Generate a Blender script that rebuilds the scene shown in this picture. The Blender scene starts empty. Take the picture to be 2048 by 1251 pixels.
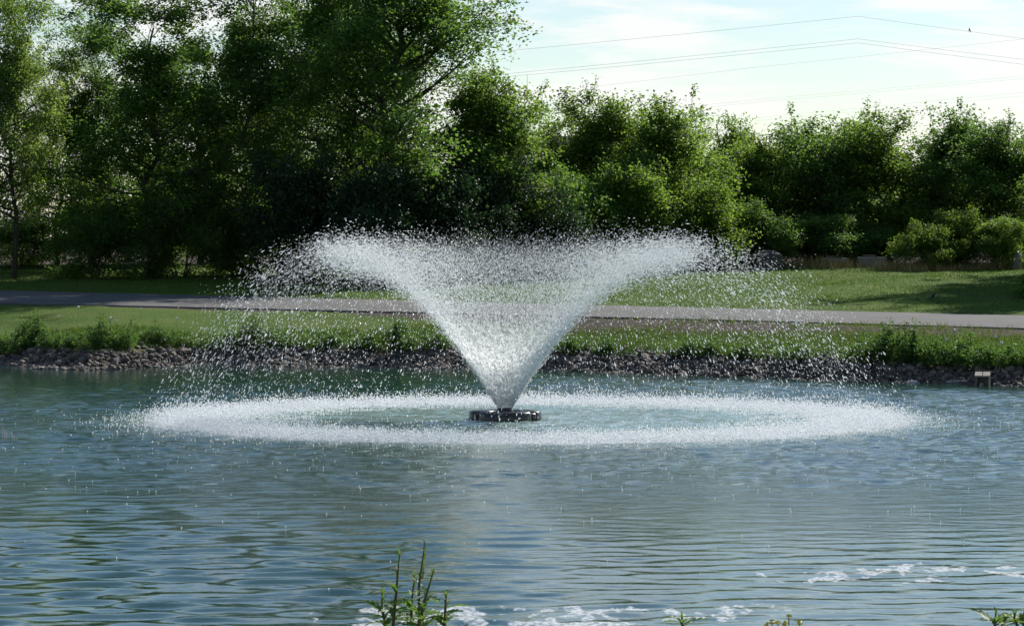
import bpy, math, random
import numpy as np
from mathutils import Vector, Matrix

sc = bpy.context.scene
COL = sc.collection
R = math.radians
PI = math.pi

# ------------------------------------------------------------------ camera
CAM_H = 2.61          # eye height above the water, metres
F = 6205.0            # focal length in photograph pixels (2048 wide)
HOR = 480.0           # photograph row of the horizon
cam_data = bpy.data.cameras.new('camera')
cam = bpy.data.objects.new('camera', cam_data)
COL.objects.link(cam)
cam.location = (0, 0, CAM_H)
cam.rotation_euler = (R(90), 0, 0)
cam_data.sensor_width = 36.0
cam_data.lens = F / 2048.0 * 36.0
cam_data.shift_y = -(625.5 - HOR) / 2048.0
cam_data.clip_start = 0.1
cam_data.clip_end = 9000
sc.camera = cam

# ------------------------------------------------------------------ sky and sun
SUN_EL = R(34)
SUN_AZ = math.atan2(0.56, 0.83)         # clockwise from +Y (towards +X)
world = bpy.data.worlds.new('World')
sc.world = world
world.use_nodes = True
nt = world.node_tree
nt.nodes.clear()
def wn(t): return nt.nodes.new(t)
out = wn('ShaderNodeOutputWorld'); bg = wn('ShaderNodeBackground')
sky = wn('ShaderNodeTexSky'); sky.sky_type = 'NISHITA'; sky.sun_disc = False
sky.sun_elevation = SUN_EL; sky.sun_rotation = SUN_AZ
sky.air_density = 1.0; sky.dust_density = 0.2; sky.ozone_density = 3.0
tc = wn('ShaderNodeTexCoord')
sep = wn('ShaderNodeSeparateXYZ'); nt.links.new(tc.outputs['Generated'], sep.inputs[0])
zz = wn('ShaderNodeMath'); zz.operation = 'MAXIMUM'; zz.inputs[1].default_value = 0.0
nt.links.new(sep.outputs['Z'], zz.inputs[0])
za = wn('ShaderNodeMath'); za.operation = 'ADD'; za.inputs[1].default_value = 0.12
nt.links.new(zz.outputs[0], za.inputs[0])
cx = wn('ShaderNodeMath'); cx.operation = 'DIVIDE'; nt.links.new(sep.outputs['X'], cx.inputs[0]); nt.links.new(za.outputs[0], cx.inputs[1])
cy = wn('ShaderNodeMath'); cy.operation = 'DIVIDE'; nt.links.new(sep.outputs['Y'], cy.inputs[0]); nt.links.new(za.outputs[0], cy.inputs[1])
cmb = wn('ShaderNodeCombineXYZ'); nt.links.new(cx.outputs[0], cmb.inputs[0]); nt.links.new(cy.outputs[0], cmb.inputs[1])
cn = wn('ShaderNodeTexNoise'); cn.inputs['Scale'].default_value = 2.6; cn.inputs['Detail'].default_value = 9
cn.inputs['Roughness'].default_value = 0.6; cn.inputs['Distortion'].default_value = 0.35
nt.links.new(cmb.outputs[0], cn.inputs['Vector'])
cr = wn('ShaderNodeMapRange'); cr.inputs['From Min'].default_value = 0.46; cr.inputs['From Max'].default_value = 0.60
cr.inputs['To Min'].default_value = 0.0; cr.inputs['To Max'].default_value = 0.8
# clouds lie thicker towards the horizon
ch = wn('ShaderNodeMapRange'); ch.inputs['From Min'].default_value = 0.0; ch.inputs['From Max'].default_value = 0.42
ch.inputs['To Min'].default_value = 0.04; ch.inputs['To Max'].default_value = -0.14
nt.links.new(zz.outputs[0], ch.inputs['Value'])
ca = wn('ShaderNodeMath'); ca.operation = 'ADD'; nt.links.new(cn.outputs['Fac'], ca.inputs[0]); nt.links.new(ch.outputs[0], ca.inputs[1])
nt.links.new(ca.outputs[0], cr.inputs['Value'])
mx = wn('ShaderNodeMix'); mx.data_type = 'RGBA'
nt.links.new(cr.outputs[0], mx.inputs['Factor']); nt.links.new(sky.outputs[0], mx.inputs['A'])
mx.inputs['B'].default_value = (9.6, 9.5, 9.3, 1)       # sunlit cloud
nt.links.new(mx.outputs['Result'], bg.inputs['Color'])
bg.inputs['Strength'].default_value = 0.076
nt.links.new(bg.outputs[0], out.inputs[0])

sun_d = bpy.data.lights.new('sun', 'SUN'); sun_d.energy = 4.8; sun_d.angle = R(0.53); sun_d.color = (1.0, 0.95, 0.87)
sun = bpy.data.objects.new('sun', sun_d); COL.objects.link(sun)
sd = Vector((math.sin(SUN_AZ) * math.cos(SUN_EL), math.cos(SUN_AZ) * math.cos(SUN_EL), math.sin(SUN_EL)))
sun.rotation_euler = sd.to_track_quat('Z', 'Y').to_euler()
sun.location = (40, 60, 60)

sc.render.engine = 'CYCLES'
sc.view_settings.view_transform = 'Standard'
sc.view_settings.look = 'None'
sc.view_settings.gamma = 1.0
sc.view_settings.use_curve_mapping = False
sc.view_settings.exposure = 0.5
sc.cycles.use_denoising = True
sc.cycles.max_bounces = 8
sc.cycles.transparent_max_bounces = 16
sc.cycles.caustics_reflective = False
sc.cycles.caustics_refractive = False
sc.cycles.sample_clamp_indirect = 6

# ------------------------------------------------------------------ helpers
rng = np.random.default_rng(7)
random.seed(7)

def P(u, v, Y):
    """world point seen at photograph pixel (u, v) at distance Y"""
    return Vector(((u - 1024.0) * Y / F, Y, CAM_H - (v - HOR) * Y / F))

def mesh_np(name, verts, faces, smooth=True, attrs=None, mat=None):
    """verts (N,3); faces (M,k) integer array"""
    verts = np.ascontiguousarray(verts, dtype=np.float32)
    faces = np.ascontiguousarray(faces, dtype=np.int32)
    me = bpy.data.meshes.new(name)
    n, (m, k) = len(verts), faces.shape
    me.vertices.add(n); me.vertices.foreach_set('co', verts.ravel())
    me.loops.add(m * k); me.loops.foreach_set('vertex_index', faces.ravel())
    me.polygons.add(m)
    me.polygons.foreach_set('loop_start', np.arange(0, m * k, k, dtype=np.int32))
    me.polygons.foreach_set('loop_total', np.full(m, k, dtype=np.int32))
    me.polygons.foreach_set('use_smooth', np.full(m, smooth, dtype=bool))
    if attrs:
        for an, av in attrs.items():
            a = me.attributes.new(an, 'FLOAT', 'POINT')
            a.data.foreach_set('value', np.ascontiguousarray(av, dtype=np.float32))
    me.update(calc_edges=True)
    if mat: me.materials.append(mat)
    return me

def mesh_py(name, verts, faces, smooth=False, mat=None):
    me = bpy.data.meshes.new(name)
    me.from_pydata([tuple(v) for v in verts], [], [tuple(f) for f in faces])
    if smooth: me.polygons.foreach_set('use_smooth', [True] * len(me.polygons))
    me.update()
    if mat: me.materials.append(mat)
    return me

def obj(name, me, parent=None, loc=None, rot=None, scale=None):
    o = bpy.data.objects.new(name, me); COL.objects.link(o)
    if parent is not None: o.parent = parent
    if loc is not None: o.location = loc
    if rot is not None: o.rotation_euler = rot
    if scale is not None: o.scale = scale
    return o

def tag(o, label=None, cat=None, group=None, kind=None):
    if label: o['label'] = label
    if cat: o['category'] = cat
    if group: o['group'] = group
    if kind: o['kind'] = kind
    return o

def thing(name, label, cat, loc=(0, 0, 0), rotz=0.0, group=None):
    o = bpy.data.objects.new(name, None); COL.objects.link(o)
    o.location = loc; o.rotation_euler = (0, 0, rotz); o.empty_display_size = 0.2
    return tag(o, label, cat, group)

class MB:
    """collects boxes, tubes and so on into one mesh"""
    def __init__(s): s.v = []; s.f = []
    def add(s, v, f):
        n = len(s.v); s.v += [tuple(p) for p in v]; s.f += [tuple(i + n for i in q) for q in f]
    def box(s, x0, x1, y0, y1, z0, z1):
        s.add([(x0,y0,z0),(x1,y0,z0),(x1,y1,z0),(x0,y1,z0),(x0,y0,z1),(x1,y0,z1),(x1,y1,z1),(x0,y1,z1)],
              [(0,3,2,1),(4,5,6,7),(0,1,5,4),(1,2,6,5),(2,3,7,6),(3,0,4,7)])
    def tube(s, path, rad, sides=7, cap=True):
        path = [Vector(p) for p in path]; n = len(path); v = []; f = []
        for i, p in enumerate(path):
            d = (path[min(i+1, n-1)] - path[max(i-1, 0)]).normalized()
            a = d.orthogonal().normalized() if i == 0 else (a - d * a.dot(d)).normalized()
            b = d.cross(a)
            r = rad[i] if hasattr(rad, '__len__') else rad
            for k in range(sides):
                t = 2 * PI * k / sides
                v.append(p + a * (r * math.cos(t)) + b * (r * math.sin(t)))
        for i in range(n - 1):
            for k in range(sides):
                k2 = (k + 1) % sides
                f.append((i*sides+k, i*sides+k2, (i+1)*sides+k2, (i+1)*sides+k))
        if cap:
            f.append(tuple(range(sides))[::-1]); f.append(tuple((n-1)*sides + k for k in range(sides)))
        s.add(v, f)
    def build(s, name, mat, parent=None, smooth=False, **kw):
        return obj(name, mesh_py(name, s.v, s.f, smooth, mat), parent, **kw)

def bevel(o, w=0.01, seg=2):
    m = o.modifiers.new('bevel', 'BEVEL'); m.width = w; m.segments = seg; m.limit_method = 'ANGLE'
    return o

# ------------------------------------------------------------------ materials
class NT:
    def __init__(s, name):
        s.m = bpy.data.materials.new(name); s.m.use_nodes = True
        s.t = s.m.node_tree; s.t.nodes.clear(); s.out = s.n('ShaderNodeOutputMaterial')
    def n(s, t, **kw):
        o = s.t.nodes.new(t)
        for k, v in kw.items():
            if hasattr(o, k): setattr(o, k, v)
        return o
    def l(s, a, b): s.t.links.new(a, b)
    def val(s, sock, v):
        if hasattr(v, 'links') or isinstance(v, bpy.types.NodeSocket): s.l(v, sock)
        else: sock.default_value = v
    def coord(s, sc_=(1, 1, 1), which='Object'):
        c = s.n('ShaderNodeTexCoord'); m = s.n('ShaderNodeMapping'); m.inputs['Scale'].default_value = sc_
        s.l(c.outputs[which], m.inputs[0]); return m.outputs[0]
    def noise(s, vec, scale, detail=4, rough=0.55, dist=0.0):
        n = s.n('ShaderNodeTexNoise'); n.inputs['Scale'].default_value = scale; n.inputs['Detail'].default_value = detail
        n.inputs['Roughness'].default_value = rough; n.inputs['Distortion'].default_value = dist
        if vec is not None: s.l(vec, n.inputs['Vector'])
        return n.outputs['Fac']
    def math(s, op, a, b=None, clamp=False):
        m = s.n('ShaderNodeMath'); m.operation = op; m.use_clamp = clamp
        s.val(m.inputs[0], a)
        if b is not None: s.val(m.inputs[1], b)
        return m.outputs[0]
    def rng(s, v, a, b, c=0.0, d=1.0, smooth=False):
        m = s.n('ShaderNodeMapRange'); m.inputs['From Min'].default_value = a; m.inputs['From Max'].default_value = b
        m.inputs['To Min'].default_value = c; m.inputs['To Max'].default_value = d
        if smooth: m.interpolation_type = 'SMOOTHSTEP'
        s.l(v, m.inputs['Value']); return m.outputs[0]
    def mix(s, f, a, b):
        m = s.n('ShaderNodeMix'); m.data_type = 'RGBA'; s.val(m.inputs['Factor'], f)
        for k, v in (('A', a), ('B', b)):
            if isinstance(v, tuple): m.inputs[k].default_value = v if len(v) == 4 else (*v, 1)
            else: s.l(v, m.inputs[k])
        return m.outputs['Result']
    def attr(s, name):
        a = s.n('ShaderNodeAttribute'); a.attribute_name = name; return a.outputs['Fac']
    def bsdf(s, col, rough=0.7, spec=0.3, **kw):
        b = s.n('ShaderNodeBsdfPrincipled')
        if isinstance(col, tuple): b.inputs['Base Color'].default_value = (*col, 1)
        else: s.l(col, b.inputs['Base Color'])
        s.val(b.inputs['Roughness'], rough); b.inputs['Specular IOR Level'].default_value = spec
        for k, v in kw.items(): s.val(b.inputs[k.replace('_', ' ')], v)
        return b
    def bump(s, h, strength=0.5, dist=0.02, normal=None):
        b = s.n('ShaderNodeBump'); b.inputs['Strength'].default_value = strength; b.inputs['Distance'].default_value = dist
        s.l(h, b.inputs['Height'])
        if normal is not None: s.l(normal, b.inputs['Normal'])
        return b.outputs[0]
    def end(s, sh): s.l(sh, s.out.inputs['Surface']); return s.m

def leaf_mat(name, c0, c1, trans, tfac=0.42, rough=0.55):
    t = NT(name)
    col = t.mix(t.attr('tone'), c0, c1)
    b = t.bsdf(col, rough, 0.32)
    tr = t.n('ShaderNodeBsdfTranslucent'); t.l(t.mix(t.attr('tone'), tuple(x*0.75 for x in trans), trans), tr.inputs[0])
    mxs = t.n('ShaderNodeMixShader'); mxs.inputs[0].default_value = tfac
    t.l(b.outputs[0], mxs.inputs[1]); t.l(tr.outputs[0], mxs.inputs[2])
    return t.end(mxs.outputs[0])

def bark_mat(name, c0, c1):
    t = NT(name); v = t.coord((6, 6, 1.2)); n = t.noise(v, 3.0, 6, 0.65)
    b = t.bsdf(t.mix(t.rng(n, 0.35, 0.7), c0, c1), 0.9, 0.15)
    t.l(t.bump(n, 0.9, 0.03), b.inputs['Normal']); return t.end(b.outputs[0])

def plain_mat(name, c0, c1, scale=8, rough=0.8, spec=0.3, bump=0.3, bd=0.01, metallic=0.0):
    t = NT(name); v = t.coord(); n = t.noise(v, scale, 6, 0.6)
    b = t.bsdf(t.mix(t.rng(n, 0.3, 0.7), c0, c1), rough, spec, Metallic=metallic)
    t.l(t.bump(n, bump, bd), b.inputs['Normal']); return t.end(b.outputs[0])

M = {}
M['leaf_dark'] = leaf_mat('leaf_dark', (0.040, 0.092, 0.022), (0.085, 0.165, 0.034), (0.20, 0.36, 0.05), 0.52)
M['leaf_mid'] = leaf_mat('leaf_mid', (0.046, 0.100, 0.020), (0.105, 0.180, 0.034), (0.26, 0.42, 0.05), 0.54)
M['leaf_light'] = leaf_mat('leaf_light', (0.065, 0.125, 0.030), (0.130, 0.210, 0.050), (0.34, 0.50, 0.09), 0.54)
M['leaf_shaded'] = leaf_mat('leaf_shaded', (0.016, 0.042, 0.020), (0.034, 0.075, 0.030), (0.05, 0.11, 0.03), 0.35)  # darker leaf green, the shade under the tall trees put into the colour
M['weed_near'] = leaf_mat('weed_near', (0.060, 0.130, 0.030), (0.110, 0.200, 0.050), (0.22, 0.36, 0.06), 0.45)
M['weed'] = leaf_mat('weed', (0.038, 0.095, 0.024), (0.080, 0.165, 0.040), (0.16, 0.29, 0.05), 0.45)
M['bark'] = bark_mat('bark', (0.035, 0.030, 0.024), (0.10, 0.085, 0.07))
M['bark_pale'] = bark_mat('bark_pale', (0.09, 0.08, 0.065), (0.22, 0.20, 0.17))
M['stem'] = plain_mat('stem', (0.06, 0.10, 0.025), (0.13, 0.11, 0.05), 30, 0.7)

# ------------------------------------------------------------------ terrain
NEAR = 12.0
_sx = np.array([(-1), 0, 170, 400, 700, 1100, 1400, 1700, 2048, 2300], float)
_sv = np.array([729, 729, 739, 730, 733, 739, 750, 760, 771, 778], float)
_sY = F * CAM_H / (_sv - HOR)
_sX = (_sx - 1024) * _sY / F
def shore(X):
    Y = np.interp(X, _sX, _sY)
    Y = Y + 0.18 * np.sin(X * 1.7 + 0.4) + 0.10 * np.sin(X * 4.1)
    a = np.clip((np.abs(X) - 25) / 25, 0, 1)
    return NEAR + (Y - NEAR) * np.sqrt(np.clip(1 - a * a, 0, 1))
# road edges: photograph column, near row, near z, far row, far z
_rd = np.array([(-600, 596, 1.245, 567, 1.48), (0, 603, 1.18, 576, 1.388), (500, 613, 1.11, 592, 1.23), (1000, 631, 0.943, 607, 1.075),
                (1500, 642, 0.887, 619, 0.986), (2048, 656, 0.85, 630, 0.954), (2600, 670, 0.788, 642, 0.887)], float)
def _edge(v, z):
    Y = F * (CAM_H - z) / (v - HOR); return (_rd[:, 0] - 1024) * Y / F, Y
_nX, _nY = _edge(_rd[:, 1], _rd[:, 2]); _fX, _fY = _edge(_rd[:, 3], _rd[:, 4])
_pn = np.polyfit(_nX, _nY, 2); _pf = np.polyfit(_fX, _fY, 2)
_zn = np.polyfit(_nX, _rd[:, 2], 2); _zf = np.polyfit(_fX, _rd[:, 4], 2)
def road_near(X): Xc = np.clip(X, -22, 20); return np.polyval(_pn, Xc) + (X - Xc) * -0.25
def road_far(X): Xc = np.clip(X, -22, 20); return np.polyval(_pf, Xc) + (X - Xc) * -0.25
def zn(X): return np.polyval(_zn, np.clip(X, -22, 20))
def zf(X): return np.polyval(_zf, np.clip(X, -22, 20))
def wob(X, Y, s=1.0):
    return (np.sin(X*0.9*s+1.3)*np.cos(Y*1.1*s+0.5) + 0.5*np.sin(X*2.3*s-Y*1.7*s) + 0.3*np.cos(X*4.7*s+Y*3.9*s+2)) / 1.8
def height(X, Y):
    X = np.asarray(X, float); Y = np.asarray(Y, float)
    s = shore(X); n = np.maximum(road_near(X), s + 2.2); f = np.maximum(road_far(X), n + 4)
    a, b = zn(X), zf(X)
    d = Y - s
    # far bank
    z = np.interp(d, [-6, -1.2, 0, 1.25, 1.9], [-1.4, -0.45, 0.0, 0.36, 0.48])
    g = np.clip((Y - s - 1.9) / np.maximum(n - s - 1.9, 0.2), 0, 1)
    zg = 0.48 + (a - 0.48) * (g ** 0.85)
    z = np.where(d > 1.9, zg, z)
    z = np.where(Y > n, a + (b - a) * np.clip((Y - n) / (f - n), 0, 1), z)
    lw = np.clip((Y - f) / np.maximum(90 - f, 1), 0, 1)
    z = np.where(Y > f, b + (1.86 - b) * lw, z)
    z = np.where(Y > 90, 1.86 + np.clip((Y - 90) / 60, 0, 1) * 0.25, z)
    onroad = (Y > n - 0.3) & (Y < f + 0.3)
    z = z + np.where((d > 1.0) & ~onroad, 0.035 * wob(X, Y), 0) - np.where(onroad, 0.03, 0)
    # near bank
    t = NEAR + 0.25 * np.sin(X * 1.1) - Y
    zb = np.interp(t, [-6, 0, 0.8, 4, 12, 40], [-1.4, 0.0, 0.22, 0.55, 0.95, 1.3])
    return np.maximum(z, zb)
def hz(x, y): return float(height(np.array([x]), np.array([y]))[0])

def axis(lo, hi, step, far, grow=1.35):
    a = list(np.arange(lo, hi + 1e-6, step)); s = step; v = hi
    while v < far: s *= grow; v += s; a.append(v)
    s = step; v = lo; b = []
    while v > -far: s *= grow; v -= s; b.append(v)
    return np.array(b[::-1] + a)

def grid_faces(nx, ny):
    i = np.arange((nx - 1) * (ny - 1)); r, c = i // (nx - 1), i % (nx - 1); a = r * nx + c
    return np.stack([a, a + 1, a + nx + 1, a + nx], 1)

gx = axis(-18, 18, 0.22, 4000); gy = axis(46, 102, 0.22, 4000)
gy = np.unique(np.concatenate([gy[gy > 46], np.arange(-2, 46, 0.7), gy[gy < -2]]))
GX, GY = np.meshgrid(gx, gy)
GZ = height(GX, GY)
sh = shore(GX); rn = road_near(GX); rf = road_far(GX)
soil = np.clip(1 - np.abs(GY - sh - 0.3) / 1.6, 0, 1)                                   # earth under the stones
right = np.clip((GX + 6) / 8, 0.25, 1)
verge = np.clip((3.2 * right - (rn - GY)) / 0.9, 0, 1) * (GY < rn + 0.3)                   # bare verge by the road
soil = np.maximum(soil, verge * np.clip(0.85 + 0.5 * wob(GX, GY, 1.6), 0, 1))
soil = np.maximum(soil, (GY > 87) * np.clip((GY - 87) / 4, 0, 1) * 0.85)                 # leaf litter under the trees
soil = np.maximum(soil, np.clip((rn - 0.5 - GY) / 3, 0, 1) * (GY > sh + 1.5) * np.clip(wob(GX, GY, 0.7) * 0.6, 0, 0.45))

t = NT('ground_cover'); v = t.coord()
n1 = t.noise(v, 0.9, 6, 0.6); n2 = t.noise(v, 14, 5, 0.65)
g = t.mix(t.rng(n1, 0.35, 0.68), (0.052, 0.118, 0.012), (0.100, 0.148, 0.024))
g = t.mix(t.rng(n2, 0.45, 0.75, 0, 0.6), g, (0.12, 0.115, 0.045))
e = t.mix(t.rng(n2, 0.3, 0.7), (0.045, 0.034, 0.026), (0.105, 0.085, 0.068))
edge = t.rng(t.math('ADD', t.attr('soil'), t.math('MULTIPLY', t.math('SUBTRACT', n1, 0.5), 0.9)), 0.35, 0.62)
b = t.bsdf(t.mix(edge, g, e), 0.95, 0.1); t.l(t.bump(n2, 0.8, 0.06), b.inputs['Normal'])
M['ground'] = t.end(b.outputs[0])
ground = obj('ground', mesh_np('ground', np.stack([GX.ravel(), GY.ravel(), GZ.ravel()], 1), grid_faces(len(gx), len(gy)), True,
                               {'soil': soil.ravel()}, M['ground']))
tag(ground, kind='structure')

# ------------------------------------------------------------------ road
t = NT('asphalt'); v = t.coord(); n1 = t.noise(v, 1.2, 5); n2 = t.noise(v, 60, 3); n3 = t.noise(t.coord((0.25, 2.2, 1)), 1.5, 4)
c = t.mix(t.rng(n1, 0.3, 0.7), (0.092, 0.091, 0.088), (0.126, 0.124, 0.120))
c = t.mix(t.rng(n3, 0.55, 0.75, 0, 0.5), c, (0.105, 0.10, 0.098)); c = t.mix(t.rng(n2, 0.5, 0.8, 0, 0.35), c, (0.21, 0.20, 0.19))
b = t.bsdf(c, 0.9, 0.25); t.l(t.bump(n2, 0.5, 0.01), b.inputs['Normal']); M['asphalt'] = t.end(b.outputs[0])
rx = np.concatenate([np.arange(-70, -20, 2.0), np.arange(-20, 20, 0.4), np.arange(20, 71, 2.0)])
nn = 9; rv = []
for x in rx:
    y0, y1 = float(road_near(x)), float(road_far(x)); a, b_ = float(zn(x)), float(zf(x))
    w0 = 0.05 * math.sin(x * 2.1) + 0.03 * math.sin(x * 5.3); y0 += w0
    rv.append((x, y0, a - 0.08))
    for k in range(nn):
        q = k / (nn - 1); rv.append((x, y0 + (y1 - y0) * q, a + (b_ - a) * q + 0.045 * math.sin(PI * q)))
    rv.append((x, y1, b_ - 0.08))
w = nn + 2
rfaces = [(i*w+k, (i+1)*w+k, (i+1)*w+k+1, i*w+k+1) for i in range(len(rx)-1) for k in range(w-1)]
tag(obj('road', mesh_py('road', rv, rfaces, False, M['asphalt'])), kind='structure')

# ------------------------------------------------------------------ pond water
FX, FY = -0.10, 45.3          # fountain
wr = np.random.default_rng(11)
def wave_set(n, l0, l1, spread, seed):
    r = np.random.default_rng(seed); ln = np.exp(r.uniform(math.log(l0), math.log(l1), n))
    return 2 * PI / ln, -PI / 2 + r.normal(0, spread, n), r.uniform(0, 2 * PI, n)
SWELL = wave_set(34, 0.26, 0.66, 0.46, 11)      # long-crested ripples running to the near bank
CHOP = wave_set(44, 0.20, 0.50, 0.85, 12)      # short broken chop round the splash ring
MID = wave_set(30, 0.48, 1.05, 0.75, 13)        # broader crossing ripples beyond the ring
def wave(X, Y):
    X = np.asarray(X, float); Y = np.asarray(Y, float); z = np.zeros_like(X)
    r = np.hypot(X - FX - 0.36, Y - FY)
    chop = np.clip(0.16 + np.exp(-(np.maximum(r - 8.5, 0) / 5.0) ** 2), 0, 1) * (1 + 0.25 * wob(X, Y, 0.5))
    swell = np.clip((36 - Y) / 11, 0.2, 1) * (1 + 0.35 * wob(X, Y, 0.22))
    calm = 1 - 0.74 * np.clip((X + 1.0) / 3, 0, 1) * np.clip((37 - Y) / 7, 0, 1) - 0.45 * np.clip((-X - 5) / 4, 0, 1) * np.clip((Y - 48) / 4, 0, 1)
    for (k, d, p), am, sl in ((SWELL, swell, 0.098), (CHOP, chop, 0.115), (MID, chop * np.clip((Y - 27) / 5, 0, 1), 0.042)):
        for i in range(len(k)):
            z += sl * math.sqrt(2.0 / len(k)) / k[i] * am * np.sin(k[i] * (math.cos(d[i]) * X + math.sin(d[i]) * Y) + p[i])
    far = np.clip((1.5 * 62 - np.abs(X) * 3) / 40, 0, 1)
    return z * calm * far
wx = axis(-12.5, 12.5, 0.082, 70, 1.3); wy = axis(17, 62.5, 0.068, 75, 1.3)
wx = wx[(wx > -60) & (wx < 60)]; wy = wy[(wy > 5) & (wy < 70)]
WX, WY = np.meshgrid(wx, wy)
fade = np.clip((shore(WX) - WY) / 2.5, 0.15, 1)
WZ = wave(WX, WY) * fade
t = NT('pond_water'); tcn = t.n('ShaderNodeTexCoord'); sp = t.n('ShaderNodeSeparateXYZ'); t.l(tcn.outputs['Object'], sp.inputs[0])
vx = t.math('SUBTRACT', sp.outputs['X'], FX + 0.36); vy = t.math('SUBTRACT', sp.outputs['Y'], FY)
rad = t.math('SQRT', t.math('ADD', t.math('MULTIPLY', vx, vx), t.math('MULTIPLY', vy, vy)))
big = t.noise(t.coord((0.5, 0.35, 1)), 1.0, 4)
radn = t.math('ADD', rad, t.math('MULTIPLY', t.math('SUBTRACT', big, 0.5), 1.6))
aer = t.rng(radn, 6.9, 4.6, 0, 1, True)                                   # churned, aerated water under the spray
fine = t.noise(t.coord((1, 1, 1)), 9.0, 6, 0.7)
body = t.mix(t.rng(big, 0.35, 0.7), (0.014, 0.048, 0.034), (0.022, 0.062, 0.044))
body = t.mix(t.math('MULTIPLY', aer, 0.9), body, (0.24, 0.34, 0.31))
radf = t.math('ADD', rad, t.math('MULTIPLY', t.math('SUBTRACT', fine, 0.5), 2.2))
# foam of the splash ring
ring = t.math('MULTIPLY', t.rng(radf, 3.6, 4.9, 0, 1, True), t.rng(radf, 6.0, 5.1, 0, 1, True))
ringfoam = t.math('MULTIPLY', t.rng(t.math('ADD', fine, t.math('MULTIPLY', ring, 0.22)), 0.55, 0.68), ring)
# drifting scum by the near bank: two long rafts
warp = t.noise(t.coord((1.3, 0.55, 1)), 1.35, 3, 0.5, 1.2)
cells = t.noise(t.coord((1.5, 0.75, 1)), 3.2, 2, 0.45, 1.0)
def raft(x0, y0, sx_, sy_, slope):
    a = t.math('DIVIDE', t.math('SUBTRACT', sp.outputs['X'], x0), sx_)
    bb = t.math('DIVIDE', t.math('SUBTRACT', t.math('SUBTRACT', sp.outputs['Y'], y0), t.math('MULTIPLY', t.math('SUBTRACT', sp.outputs['X'], x0), slope)), sy_)
    return t.rng(t.math('ADD', t.math('MULTIPLY', a, a), t.math('MULTIPLY', bb, bb)), 1.0, 0.15, 0, 1, True)
r1 = raft(-0.25, 21.4, 1.35, 1.15, 0.0); r2 = raft(3.2, 24.3, 1.7, 0.95, 0.25); r3 = raft(0.9, 21.6, 1.5, 0.8, 0.35)
rafts = t.math('MAXIMUM', t.math('MAXIMUM', r1, t.math('MULTIPLY', r2, 0.82)), t.math('MULTIPLY', r3, 0.86))
scum = t.rng(t.math('ADD', t.math('MULTIPLY', t.math('ADD', warp, cells), 0.5), t.math('MULTIPLY', rafts, 0.15)), 0.635, 0.67)
scum = t.math('MULTIPLY', scum, t.rng(rafts, 0.02, 0.2))
foam = t.math('MAXIMUM', ringfoam, t.math('MULTIPLY', scum, t.rng(t.noise(t.coord((1, 0.6, 1)), 22, 4, 0.7), 0.42, 0.56, 0.18, 0.80)))
rip1 = t.noise(t.coord((2.6, 4.6, 1)), 1.0, 3, 0.5, 0.3); rip2 = t.noise(t.coord((9, 16, 1)), 1.0, 4, 0.6)
amp = t.rng(rad, 21, 9, 0.12, 1.0, True)
hgt = t.math('ADD', t.math('MULTIPLY', rip1, t.rng(rad, 22, 10, 0.35, 1.0, True)), t.math('MULTIPLY', t.math('MULTIPLY', rip2, amp), 0.55))
nrm = t.bump(hgt, 0.36, 0.04)
wb = t.bsdf(body, 0.03, 0.5, IOR=1.333); t.l(nrm, wb.inputs['Normal'])
fb = t.bsdf((0.60, 0.63, 0.66), 0.9, 0.1); t.l(t.bump(cells, 0.5, 0.02), fb.inputs['Normal'])
ms = t.n('ShaderNodeMixShader'); t.l(foam, ms.inputs[0]); t.l(wb.outputs[0], ms.inputs[1]); t.l(fb.outputs[0], ms.inputs[2])
M['water'] = t.end(ms.outputs[0])
tag(obj('pond_water', mesh_np('pond_water', np.stack([WX.ravel(), WY.ravel(), WZ.ravel()], 1), grid_faces(len(wx), len(wy)), True, None, M['water'])),
    kind='structure')

# ------------------------------------------------------------------ stones along the far shore
def stone_mesh(seed, mat, sub=1):
    r = np.random.default_rng(seed)
    # cut an octahedral sphere into an uneven, slightly facetted stone
    import bmesh
    bm = bmesh.new(); bmesh.ops.create_icosphere(bm, subdivisions=sub, radius=1.0)
    planes = [(Vector(r.normal(size=3)).normalized(), r.uniform(0.55, 0.85)) for _ in range(5)]
    for vv in bm.verts:
        p = vv.co.copy()
        for nrm_, d_ in planes:
            k = p.dot(nrm_)
            if k > d_: p -= nrm_ * (k - d_)
        vv.co = p * r.uniform(0.93, 1.07)
    me = bpy.data.meshes.new('stone'); bm.to_mesh(me); bm.free()
    me.polygons.foreach_set('use_smooth', [False] * len(me.polygons)); me.materials.append(mat)
    return me
t = NT('stone'); oi = t.n('ShaderNodeObjectInfo'); v = t.coord()
rr_ = t.math('FRACT', t.math('ADD', oi.outputs['Random'], t.attr('tone')))
c = t.mix(rr_, (0.050, 0.044, 0.040), (0.21, 0.175, 0.145)); c = t.mix(t.rng(t.noise(v, 5, 5), 0.4, 0.75, 0, 0.6), c, (0.10, 0.082, 0.070))
b = t.bsdf(c, 0.8, 0.35); t.l(t.bump(t.noise(v, 9, 5), 0.5, 0.03), b.inputs['Normal']); M['stone'] = t.end(b.outputs[0])
rock_shore = tag(obj('rock_shore', None), 'strip of loose dark grey stones along the far water edge', None, kind='structure')
protos = [stone_mesh(100 + i, M['stone']) for i in range(9)]
protos_co = []
for me in protos:
    co = np.zeros(len(me.vertices) * 3, np.float32); me.vertices.foreach_get('co', co)
    fa = np.zeros(len(me.polygons) * 3, np.int32); me.polygons.foreach_get('vertices', fa)
    protos_co.append((co.reshape(-1, 3), fa.reshape(-1, 3)))
sr = np.random.default_rng(5)
cand = []
NS = 9500
xs = sr.uniform(-15.5, 13.5, NS); ds = sr.uniform(-0.35, 1.75, NS)
lim = 1.25 + 0.45 * np.sin(xs * 0.8) * 0.5 + 0.2 * np.sin(xs * 2.3)
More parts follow.
